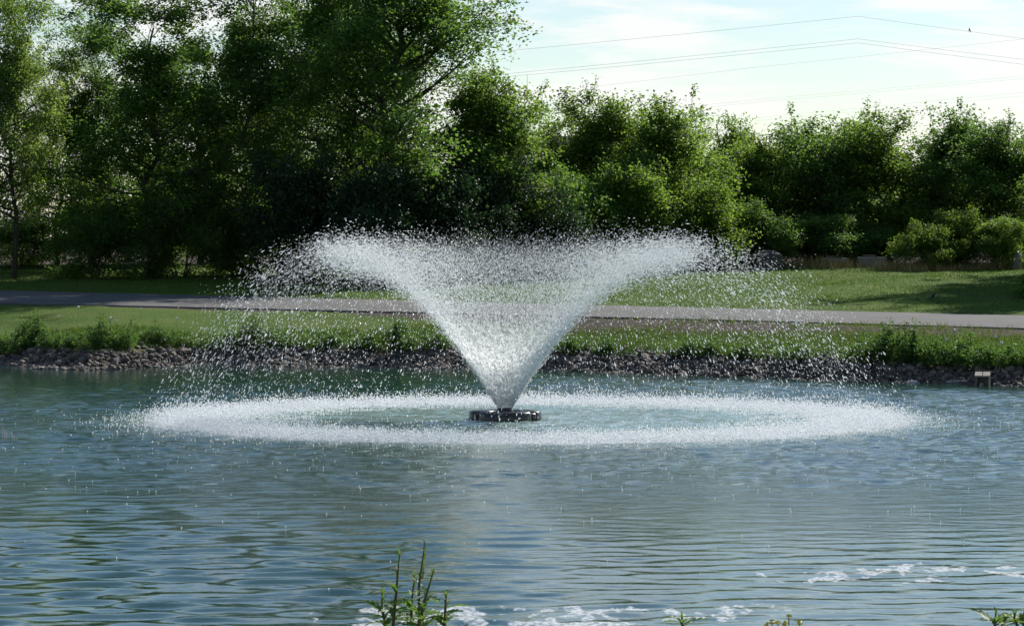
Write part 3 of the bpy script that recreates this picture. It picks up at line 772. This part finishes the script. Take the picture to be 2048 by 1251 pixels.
tp_ = t.n('ShaderNodeBsdfTransparent'); ms2 = t.n('ShaderNodeMixShader'); t.l(alpha, ms2.inputs[0]); t.l(tp_.outputs[0], ms2.inputs[1]); t.l(ms.outputs[0], ms2.inputs[2])
M['sheet'] = t.end(ms2.outputs[0])
tag(obj('water_sheet', mesh_np('water_sheet', sv, sf, True, {'age': (TQ/0.36).ravel()}, M['sheet']), spray), 'torn solid water close to the nozzle', kind='stuff')

# splash ring: drops kicked up where the spray lands, thinning outwards
n = 76000; az = dr.uniform(0, 2*PI, n)
r_ = 5.22 - np.abs(dr.normal(0, 0.45, n)) + dr.normal(0, 0.27, n) + 0.08*np.sin(az*9) + 0.05*np.sin(az*23)
inner = dr.random(n) < 0.22; r_[inner] = dr.uniform(3.2, 5.4, inner.sum())
outer = dr.random(n) < 0.10; r_[outer] = 5.3 + dr.exponential(0.42, outer.sum())
patch = 0.6 + 0.5*np.abs(np.sin(az*6.5 + 2*np.sin(az*3)) * np.sin(az*17.3)) + 0.3*(dr.random(n) < 0.1)
hgt_ = dr.exponential(0.06, n) * patch * np.exp(-((r_ - 5.16)/0.7)**2) + dr.exponential(0.012, n)
sx_ = FX + WIND + r_*np.cos(az); sy_ = FY + r_*np.sin(az)
pos = np.stack([sx_, sy_, wave(sx_, sy_) + hgt_ + 0.004], 1)
vel = dr.normal(0, 0.5, (n, 3)); vel[:, 2] = 1.2
rad_ = np.clip(dr.gamma(3, 0.0013, n) + 0.0025, 0.003, 0.012)
V1, F1 = drops(pos, vel, rad_*dr.uniform(1.0, 2.4, n), rad_)
# stray drops hitting the open water towards the camera
n2 = 600; sx_ = dr.normal(0, 4.5, n2); sy_ = 39.5 - dr.exponential(4.0, n2); kk = (sy_ > 20) & (np.abs(sx_) < 9); sx_, sy_ = sx_[kk], sy_[kk]; n2 = len(sx_)
pos = np.stack([sx_, sy_, wave(sx_, sy_) + 0.008], 1); vel = dr.normal(0, 0.2, (n2, 3)); vel[:, 2] = 1
rad_ = dr.uniform(0.003, 0.008, n2); V2, F2 = drops(pos, vel, rad_*dr.uniform(1, 1.8, n2), rad_)
tag(obj('splash_ring', mesh_np('splash_ring', np.concatenate([V1, V2]), np.concatenate([F1, F2 + len(V1)]), True, None, M['spray'])),
    'white ring of splashes where the spray falls back on the pond', 'splash', kind='stuff')

# ------------------------------------------------------------------ weeds on the far bank
def weed_mesh(seed, H, W, n_stem, n_leaf, leaf):
    r = np.random.default_rng(seed); m = MB(); anc = []
    for _ in range(n_stem):
        a = r.uniform(0, 2*PI); q = r.uniform(0, 1)**0.6; x, y = W*q*math.cos(a), W*q*math.sin(a); h = H*(1 - 0.5*q)*r.uniform(0.3, 1.25)
        p0 = Vector((x*0.75, y*0.75, -0.03)); p2 = Vector((x + r.normal(0, .04), y + r.normal(0, .04), h)); p1 = p0.lerp(p2, 0.5) + Vector((r.normal(0, .02), r.normal(0, .02), 0))
        m.tube([p0, p1, p2], [0.006, 0.005, 0.002], 3, False)
        for k in range(14):
            s = r.uniform(0.1, 1); anc.append(np.array(p0.lerp(p2, s)) + r.normal(0, 0.03 + 0.05*(1-s), 3))
    A = np.array(anc); ix = r.integers(0, len(A), n_leaf); pos = A[ix] + r.normal(0, 0.03, (n_leaf, 3)); pos[:, 2] = np.abs(pos[:, 2])
    V, Fc = leaf_array(pos, leaf, r, 0.3, 0.26)
    return mesh_py('stems', m.v, m.f, True, M['stem']), mesh_np('foliage', V, Fc, False, {'tone': np.repeat(r.random(n_leaf), 4)}, M['weed'])
WEED = [weed_mesh(201, 0.55, 0.34, 18, 2000, 0.055), weed_mesh(202, 0.40, 0.46, 22, 2200, 0.05), weed_mesh(203, 0.75, 0.30, 15, 1900, 0.058)]
wd_r = random.Random(4)
weeds = [ # column, base row, height px, kind, label
 (25, 700, 45, 1, 'low weed clump at the left edge above the stones'), (65, 695, 68, 2, 'tall dark weed clump, first from the left edge'), (105, 696, 45, 0, 'weed clump right beside the tall dark clump at left'),
 (150, 694, 34, 1, 'flat weed patch between the two tall left clumps'), (205, 696, 62, 2, 'tall bushy weed leaning right above the left stones'), (240, 692, 50, 0, 'weed right of the tall leaning clump'),
 (310, 686, 48, 0, 'lone slender weed right of the bare grass gap'), (345, 688, 30, 1, 'small flat weed near the lone slender weed'), (400, 688, 26, 1, 'tiny low weed at the stones left of the spray'),
 (465, 690, 58, 0, 'weed clump where the falling drops begin at left'), (510, 692, 62, 2, 'dense weed clump behind the left falling drops'), (560, 694, 50, 0, 'weed clump behind left spray, right of the dense one'),
 (640, 696, 40, 1, 'low weed behind the thick left spray'), (740, 696, 50, 0, 'weed behind the spray left of the jet'), (800, 700, 62, 2, 'tall weed close to the left side of the jet'), (850, 700, 45, 1, 'low weed just left of the jet'),
 (1130, 706, 40, 1, 'low weed just right of the jet'), (1215, 708, 44, 0, 'weed clump right of the jet by the stones'), (1375, 712, 48, 0, 'upright weed clump behind the right falling drops'), (1405, 713, 40, 1, 'low weed just right of the upright clump behind drops'), (1490, 716, 44, 0, 'lone weed in the gap behind the right falling drops'),
 (1600, 718, 40, 1, 'low weed near the right end of the drops'), (1725, 722, 62, 0, 'bright weed clump at the right end of the drops'), (1775, 724, 75, 2, 'tall bright weed clump left of the dark gap'), (1815, 726, 78, 2, 'tallest dark green weed above the white stone'), (1850, 727, 60, 0, 'bright weed right of the tallest dark weed'),
 (1900, 727, 64, 1, 'broad bright weed left of the outfall box'), (1950, 730, 66, 0, 'bright weed right behind the outfall box'), (2000, 732, 52, 1, 'broad weed right of the outfall box'), (2045, 734, 50, 0, 'weed clump cut by the right edge')]
for u, v, hp, k, lb in weeds:
    # base lies on the bank crest: walk out until the ground is seen at that row
    for Y in np.arange(52, 66, 0.1):
        X = (u-1024)*Y/F; z = hz(X, Y)
        if Y > float(shore(np.array([X]))[0]) + 0.9 and HOR + (CAM_H - z)*F/Y <= v: break
    o = thing('weed_clump', lb, 'weed', (X, Y, z), wd_r.uniform(0, 6.28), 'weeds on the far bank')
    s = hp * Y / F / (0.55, 0.40, 0.75)[k]; ws = s * wd_r.uniform(0.95, 1.25) if k != 2 else s*1.3
    tag(obj('stems', WEED[k][0], o, scale=(ws, ws, s)), kind='stuff'); tag(obj('foliage', WEED[k][1], o, scale=(ws, ws, s)), kind='stuff')

# dandelion clocks
M['fluff'] = plain_mat('fluff', (0.75, 0.75, 0.72), (0.85, 0.85, 0.82), 20, 0.95, 0.1)
import bmesh
bm = bmesh.new(); bmesh.ops.create_icosphere(bm, subdivisions=2, radius=0.026)
for i_, vv in enumerate(bm.verts): vv.co *= (1.25 if i_ % 3 == 0 else 0.85)
fl = bpy.data.meshes.new('seed_head'); bm.to_mesh(fl); bm.free(); fl.materials.append(M['fluff'])
m = MB(); m.tube([(0, 0, -0.02), (0.01, 0, 0.1), (0.012, 0.004, 0.2)], [0.004, 0.003, 0.003], 5); dst = mesh_py('stalk', m.v, m.f, True, M['stem'])
for u, v, lb in [(1908, 664, 'white dandelion clock on the bare verge near the road'), (1992, 678, 'white dandelion clock, upper of a pair at right'), (2004, 690, 'white dandelion clock, lower of a pair at right'), (1893, 682, 'white dandelion clock over the bright weeds'),
                 (222, 640, 'white dandelion clock above the leaning weed'), (232, 645, 'white dandelion clock beside another above the leaning weed'), (282, 622, 'small white dandelion clock in the left grass'), (354, 640, 'white dandelion clock in grass left of the drops'), (118, 636, 'white dandelion clock in grass at far left'), (158, 618, 'white dandelion clock near the shaded road')]:
    for Y in np.arange(54, 70, 0.1):
        X = (u-1024)*Y/F; z = hz(X, Y)
        if Y > float(shore(np.array([X]))[0]) + 1 and HOR + (CAM_H - z - 0.17)*F/Y <= v: break
    o = thing('dandelion', lb, 'dandelion', (X, Y, z), wd_r.uniform(0, 6), 'dandelion clocks in the bank grass')
    obj('stalk', dst, o); obj('seed_head', fl, o, (0.012, 0.004, 0.215))

# ------------------------------------------------------------------ things at the far water's edge
M['concrete'] = plain_mat('concrete', (0.16, 0.15, 0.13), (0.25, 0.235, 0.205), 7, 0.85, 0.25, 0.35)
q = Vector((BOXX, BOXY, 0))
bxo = thing('outfall_box', 'open-fronted beige concrete outfall box among the stones', 'outfall', (q.x, q.y, 0), R(-10))
for (a0, a1, nm) in ((-0.135, -0.006, 'top_panel'), (0.006, 0.135, 'top_panel')):
    m = MB(); m.box(a0, a1, -0.17, 0.2, 0.185, 0.215); bevel(m.build(nm, M['concrete'], bxo, rot=(R(9), 0, 0)), 0.004)
m = MB(); m.box(0.098, 0.132, -0.14, 0.2, -0.15, 0.155); bevel(m.build('side_panel', M['concrete'], bxo), 0.004)
m = MB(); m.box(-0.132, -0.098, -0.02, 0.2, -0.15, 0.163); bevel(m.build('side_panel', M['concrete'], bxo), 0.004)
m = MB(); m.box(-0.097, 0.097, 0.17, 0.2, -0.15, 0.19); m.build('back_panel', M['concrete'], bxo)
M['pale_stone'] = plain_mat('pale_stone', (0.36, 0.34, 0.31), (0.58, 0.55, 0.51), 6, 0.75, 0.35, 0.5, 0.02)
SPITY = float(shore(np.array([-9.3]))[0]) - 0.35
def big_stone(name, label, cat, u, v, s3, mat, seed, dz=0.0, Y=None, rot=0.0):
    Y = Y or F*CAM_H/(v-HOR); q = P(u, v, Y); z = max(hz(q.x, Y), -0.03) if q.z < 0.3 else q.z
    me = stone_mesh(seed, M[mat], 3); me.polygons.foreach_set('use_smooth', [True]*len(me.polygons))
    return tag(obj(name, me, None, (q.x, Y, z + dz), (0, 0, rot), s3), label, cat)
big_stone('boulder', 'white rounded stone at the waterline left of the outfall', 'stone', 1826, 765, (0.17, 0.13, 0.06), 'pale_stone', 301, 0.02)
big_stone('boulder', 'small pale stone left of the white rounded stone', 'stone', 1772, 760, (0.05, 0.04, 0.04), 'pale_stone', 302, 0.03)
big_stone('boulder', 'small pale stone in the mouth of the outfall', 'stone', 1962, 770, (0.06, 0.05, 0.05), 'pale_stone', 303, 0.03)
big_stone('boulder', 'flat white stone on the left stone spit', 'stone', 108, 733, (0.13, 0.09, 0.035), 'pale_stone', 304, 0.05, SPITY)
big_stone('boulder', 'smaller white stone on the left stone spit', 'stone', 84, 734, (0.08, 0.07, 0.03), 'pale_stone', 305, 0.05, SPITY)
M['grey_wood'] = plain_mat('grey_wood', (0.40, 0.38, 0.34), (0.58, 0.56, 0.52), 12, 0.8)
q = P(1918, 766, F*CAM_H/(766-HOR) + 0.05)
m = MB(); m.tube([(-0.23, 0, 0.0), (-0.1, 0.01, 0.012), (0.1, 0, 0.02), (0.2, 0.02, 0.035)], [0.014, 0.019, 0.018, 0.012], 7)
tag(m.build('driftwood', M['grey_wood'], None, True, loc=(q.x, q.y, 0.02)), 'pale driftwood stick floating left of the outfall box', 'driftwood')
# reed stubs at the left
for u, v, h, lb in ((8, 868, 0.17, 'taller dead reed stub in the water at left edge'), (27, 872, 0.10, 'shorter dead reed stub in the water at left edge')):
    Y = F*CAM_H/(v+10-HOR); q = P(u, v, Y)
    o = thing('reed_stub', lb, 'reed', (q.x, Y, 0), 0, 'reed stubs at the left edge')
    for k in range(3):
        m = MB(); m.tube([(0.02*k-0.02, 0, -0.3), (0.025*k-0.02, 0.01*k, h*(1-0.25*k))], [0.006, 0.004], 6); m.build('stem', M['grey_wood'], o, True)

# ------------------------------------------------------------------ far lawn edge
M['dark_stone'] = plain_mat('dark_stone', (0.05, 0.045, 0.042), (0.11, 0.10, 0.09), 5, 0.85, 0.25, 0.5, 0.04)
q = P(1537, 500, 88)
tag(obj('boulder', stone_mesh(311, M['dark_stone'], 3), None, (q.x, 88, hz(q.x, 88) + 0.25), (0, 0, 0.4), (0.42, 0.4, 0.42)), 'round dark boulder at the lawn edge by the spray', 'boulder')
for u0, u1, Y, h, lb in ((1640, 1695, 89.5, 0.25, 'low pale concrete slab half hidden by straw grass'), (1715, 1771, 89.5, 0.29, 'low pale concrete block right of the straw grass')):
    x0, x1 = (u0-1024)*Y/F, (u1-1024)*Y/F; o = thing('concrete_block', lb, 'concrete block', ((x0+x1)/2, Y, hz((x0+x1)/2, Y)), R(4), 'concrete blocks at the lawn edge')
    w_ = (x1-x0)/2; m = MB(); m.box(-w_, w_, -0.2, 0.2, -0.1, h); bevel(m.build('block', M['concrete'], o), 0.02)
    m = MB(); m.box(-w_*0.6, w_*0.3, -0.12, 0.15, h-0.01, h+0.06); bevel(m.build('cap', M['dark_stone'], o), 0.02)
M['grey_metal'] = plain_mat('grey_metal', (0.16, 0.18, 0.19), (0.22, 0.24, 0.25), 5, 0.45, 0.5, 0.1)
q = P(2033, 535, 88.5); o = thing('utility_pedestal', 'small grey utility pedestal at the right edge of the lawn', 'utility box', (q.x, 88.5, hz(q.x, 88.5)))
m = MB(); m.box(-0.13, 0.13, -0.12, 0.12, -0.1, 0.42); bevel(m.build('cabinet', M['grey_metal'], o), 0.03)
m = MB(); m.tube([(0, 0, 0.4), (0, 0, 0.47), (0, 0, 0.5)], [0.12, 0.1, 0.04], 12); m.build('dome_cap', M['grey_metal'], o, True)
m = MB(); m.box(-0.09, 0.09, -0.128, -0.121, 0.05, 0.33); m.build('door', M['grey_metal'], o)

# birds
M['feather'] = plain_mat('feather', (0.012, 0.012, 0.014), (0.03, 0.028, 0.028), 20, 0.5, 0.4)
M['beak'] = plain_mat('beak', (0.05, 0.045, 0.03), (0.08, 0.07, 0.04), 20, 0.5)
def bird(label, loc, rz, s, pitch, cat='bird'):
    o = thing('bird', label, cat, loc, rz)
    # spine from tail to head along +X, one skin
    pts = [(-0.17, 0, 0.045), (-0.11, 0, 0.062), (-0.06, 0, 0.085), (-0.01, 0, 0.10), (0.04, 0, 0.115), (0.075, 0, 0.145), (0.095, 0, 0.165), (0.112, 0, 0.168)]
    rd = [(0.018, 0.005), (0.016, 0.009), (0.036, 0.035), (0.045, 0.046), (0.040, 0.042), (0.026, 0.026), (0.025, 0.024), (0.008, 0.008)]
    v, f = [], []; ks = 12
    for (x, y, z), (ry, rz_) in zip(pts, rd):
        for k in range(ks): v.append((x, y + ry*math.cos(2*PI*k/ks), z + rz_*math.sin(2*PI*k/ks)))
    for i in range(len(pts)-1):
        for k in range(ks): k2 = (k+1) % ks; f.append((i*ks+k, (i+1)*ks+k, (i+1)*ks+k2, i*ks+k2))
    f.append(tuple(range(ks))); f.append(tuple((len(pts)-1)*ks + k for k in range(ks))[::-1])
    kw = dict(rot=(0, -pitch, 0), scale=(s, s, s))
    obj('body', mesh_py('body', v, f, True, M['feather']), o, **kw)
    m = MB(); m.tube([(0.11, 0, 0.168), (0.145, 0, 0.162)], [0.008, 0.001], 6); m.build('beak', M['beak'], o, True, **kw)
    for y in (-0.018, 0.018):
        m = MB(); m.tube([(0.0, y, 0.07), (-0.008, y, 0.035), (0.0, y, 0.0)], [0.007, 0.004, 0.003], 5)
        m.tube([(0, y, 0.003), (0.03, y, 0.002)], 0.003, 4); m.build('leg', M['beak'], o, True, scale=(s, s, s))
    for y in (-1, 1):
        m = MB(); m.add([(0.035, y*0.040, 0.12), (-0.03, y*0.048, 0.125), (-0.13, y*0.014, 0.065), (-0.06, y*0.044, 0.07), (0.02, y*0.044, 0.085)], [(0, 1, 2, 3, 4)]); m.build('wing', M['feather'], o, **kw)
    return o
q = P(1868, 590, 74.6); bird('black bird standing on the lawn at the shadow edge', (q.x, 74.6, hz(q.x, 74.6) + 0.03), R(12), 0.82, R(18))

# ------------------------------------------------------------------ overhead wires
M['wire'] = plain_mat('wire', (0.42, 0.42, 0.43), (0.50, 0.50, 0.51), 3, 0.6)
def wire(pts, label, Y=150.0, rad=0.016):
    ps = [P(u, v, Y) for u, v in pts]; full = []
    for a, b_ in zip(ps[:-1], ps[1:]):
        L = (b_ - a).length
        for k in range(12):
            q = k/12; p = a.lerp(b_, q); p.z -= 0.0022*L*4*q*(1-q); full.append(p)
    full.append(ps[-1]); m = MB(); m.tube(full, rad, 5, False)
    return tag(m.build('power_line', M['wire'], None, True), label, 'power line', 'overhead power lines')
wire([(700, 130), (1716, 33), (2400, 122)], 'topmost overhead wire, peaking at right', rad=0.0055)
wire([(700, 176), (1716, 78), (2400, 160)], 'upper wire of the pair below the topmost wire', rad=0.0055)
wire([(700, 181), (1716, 86), (2400, 172)], 'lower wire of the pair below the topmost wire', rad=0.0055)
wire([(900, 205), (1500, 136), (2400, 38)], 'single wire crossing below the close pair', rad=0.0035)
wire([(900, 256), (1550, 196), (2400, 118)], 'thin wire low over the medium trees', rad=0.003)
wire([(900, 262), (1550, 201), (2400, 123)], 'thin wire just beneath another low over the trees', rad=0.003)
wire([(1000, 286), (1550, 232), (2400, 148)], 'thin wire next to lowest above the right trees', rad=0.003)
wire([(1000, 294), (1550, 238), (2400, 156)], 'lowest thin wire above the right trees', rad=0.003)
q = P(1937, 62, 149.95); bird('tiny bird perched on the topmost wire', (q.x, 150, q.z - 0.02), R(160), 0.85, R(45))

# ------------------------------------------------------------------ plants on the near bank
def leaf_shape(name, L, W, lobes, mat):
    """one real leaf with midrib fold, curl and toothed margin; grows along +X"""
    n = 8; v = []; f = []
    for i in range(n+1):
        q = i/n; w_ = W*math.sin(PI*min(1, q*0.92+0.06))**0.8*(1-0.25*q)
        if lobes: w_ *= 1.0 + (0.45 if i % 2 else -0.35)*(0 < i < n)
        x = L*q; z = 0.10*L*math.sin(q*2.2) - 0.12*L*q*q
        v += [(x + (0.12*L if lobes and i % 2 else 0), w_, z + 0.28*w_), (x, 0, z), (x + (0.12*L if lobes and i % 2 else 0), -w_, z + 0.28*w_)]
    for i in range(n):
        a = i*3; f += [(a, a+3, a+4, a+1), (a+1, a+4, a+5, a+2)]
    me = mesh_py(name, v, f, True, mat); at = me.attributes.new('tone', 'FLOAT', 'POINT'); tv = random.random()
    at.data.foreach_set('value', [tv]*len(v)); return me
LEAF = [leaf_shape('leaf', 0.080, 0.012, True, M['weed_near']), leaf_shape('leaf', 0.064, 0.012, True, M['weed_near']), leaf_shape('leaf', 0.052, 0.006, False, M['weed_near']), leaf_shape('leaf', 0.028, 0.004, False, M['weed_near'])]
M['red_stem'] = plain_mat('red_stem', (0.07, 0.085, 0.03), (0.14, 0.09, 0.05), 25, 0.6)
lr_ = random.Random(12)
def mugwort(label, Y, stems, leaf_per_m=34, cat='weed', dens=1.0):
    ux = sum(s[0] for s in stems)/len(stems); bx_ = (ux-1024)*Y/F; gz = hz(bx_, Y)
    o = thing('tall_weed', label, cat, (bx_, Y, gz))
    for (u0, u1, v1, dy) in stems:
        tip = P(u1, v1, Y + dy) - Vector((bx_, Y, gz)); root = P(u0, 1251, Y + dy) - Vector((bx_, Y, gz)); d0 = tip - root
        bot = root - d0.normalized()*0.05; bot = Vector((root.x*0.6, dy*0.6, -0.03))
        path = [bot, Vector((root.x*0.92, dy, root.z*0.6)), root, root.lerp(tip, 0.5) + Vector((lr_.gauss(0, .006), 0, 0)), tip]
        m = MB(); m.tube(path, [0.0065, 0.006, 0.005, 0.004, 0.0018], 7); st = m.build('stem', M['red_stem'], o, True)
        Ls = d0.length
        nl = int(14 + Ls*leaf_per_m*2.8*dens); az = lr_.uniform(0, 6.28)
        for k in range(nl):
            q = (k+0.5)/nl; az += 2.4
            p = (Vector((root.x*0.92, dy, root.z*0.8)).lerp(root, q*4) if q < 0.25 else root.lerp(tip, (q-0.25)/0.75))
            top = q > 0.72
            me = LEAF[3 if top else (2 if q > 0.5 and k % 2 else k % 2)]
            s = lr_.uniform(0.75, 1.15)*(1.15 - 0.55*q if not top else 0.9); el = R(lr_.uniform(-5, 35) if not top else lr_.uniform(50, 75))
            obj('leaf', me, st, p, (lr_.gauss(0, 0.25), -el, az + lr_.gauss(0, .3)), (s, s, s))
    return o
mugwort('tall green weed with several dark stems in the near foreground', 9.0,
        [(838, 850, 1088, 0.0), (786, 800, 1106, 0.05), (838, 868, 1140, -0.06), (772, 764, 1186, 0.08), (889, 893, 1186, -0.02), (822, 830, 1150, 0.12)])
mugwort('leafy weed tip at the lower right corner', 9.0, [(1990, 1992, 1226, 0), (2005, 2000, 1240, 0.05)], 60)
mugwort('leafy weed cut by the right edge at the bottom', 9.1, [(2035, 2028, 1228, 0), (2048, 2050, 1236, 0.06)], 60)
mugwort('single green leaf tip at the bottom edge right of centre', 9.2, [(1366, 1364, 1234, 0)], 40)
# yellow flowers
M['yellow'] = plain_mat('yellow_petal', (0.62, 0.48, 0.05), (0.75, 0.62, 0.12), 30, 0.6)
Y = 9.1; bx_ = (1570-1024)*Y/F; gz = hz(bx_, Y)
o = thing('yellow_flower_plant', 'plant with small yellow flower heads at the bottom edge', 'flower', (bx_, Y, gz))
for u, v in ((1578, 1234), (1556, 1247), (1544, 1244), (1599, 1245), (1571, 1247), (1535, 1250)):
    tp_v = P(u, v, Y + lr_.gauss(0, 0.02)) - Vector((bx_, Y, gz))
    m = MB(); m.tube([(tp_v.x*0.2, 0, -0.03), (tp_v.x*0.6, tp_v.y, tp_v.z*0.6), tuple(tp_v)], [0.003, 0.0025, 0.0018], 6); st = m.build('stalk', M['stem'], o, True)
    m = MB()
    for k in range(26):
        a, e = lr_.uniform(0, 6.28), lr_.uniform(-0.3, 1.5); d = Vector((math.cos(a)*math.cos(e), math.sin(a)*math.cos(e), math.sin(e)))
        c_ = tp_v + d*0.007; s_ = d.orthogonal().normalized()*0.0035; w_ = d.cross(s_)
        m.add([c_ - s_, c_ - w_, c_ + s_ + d*0.003, c_ + w_ + d*0.003], [(0, 1, 2, 3)])
    m.build('flower_head', M['yellow'], st)
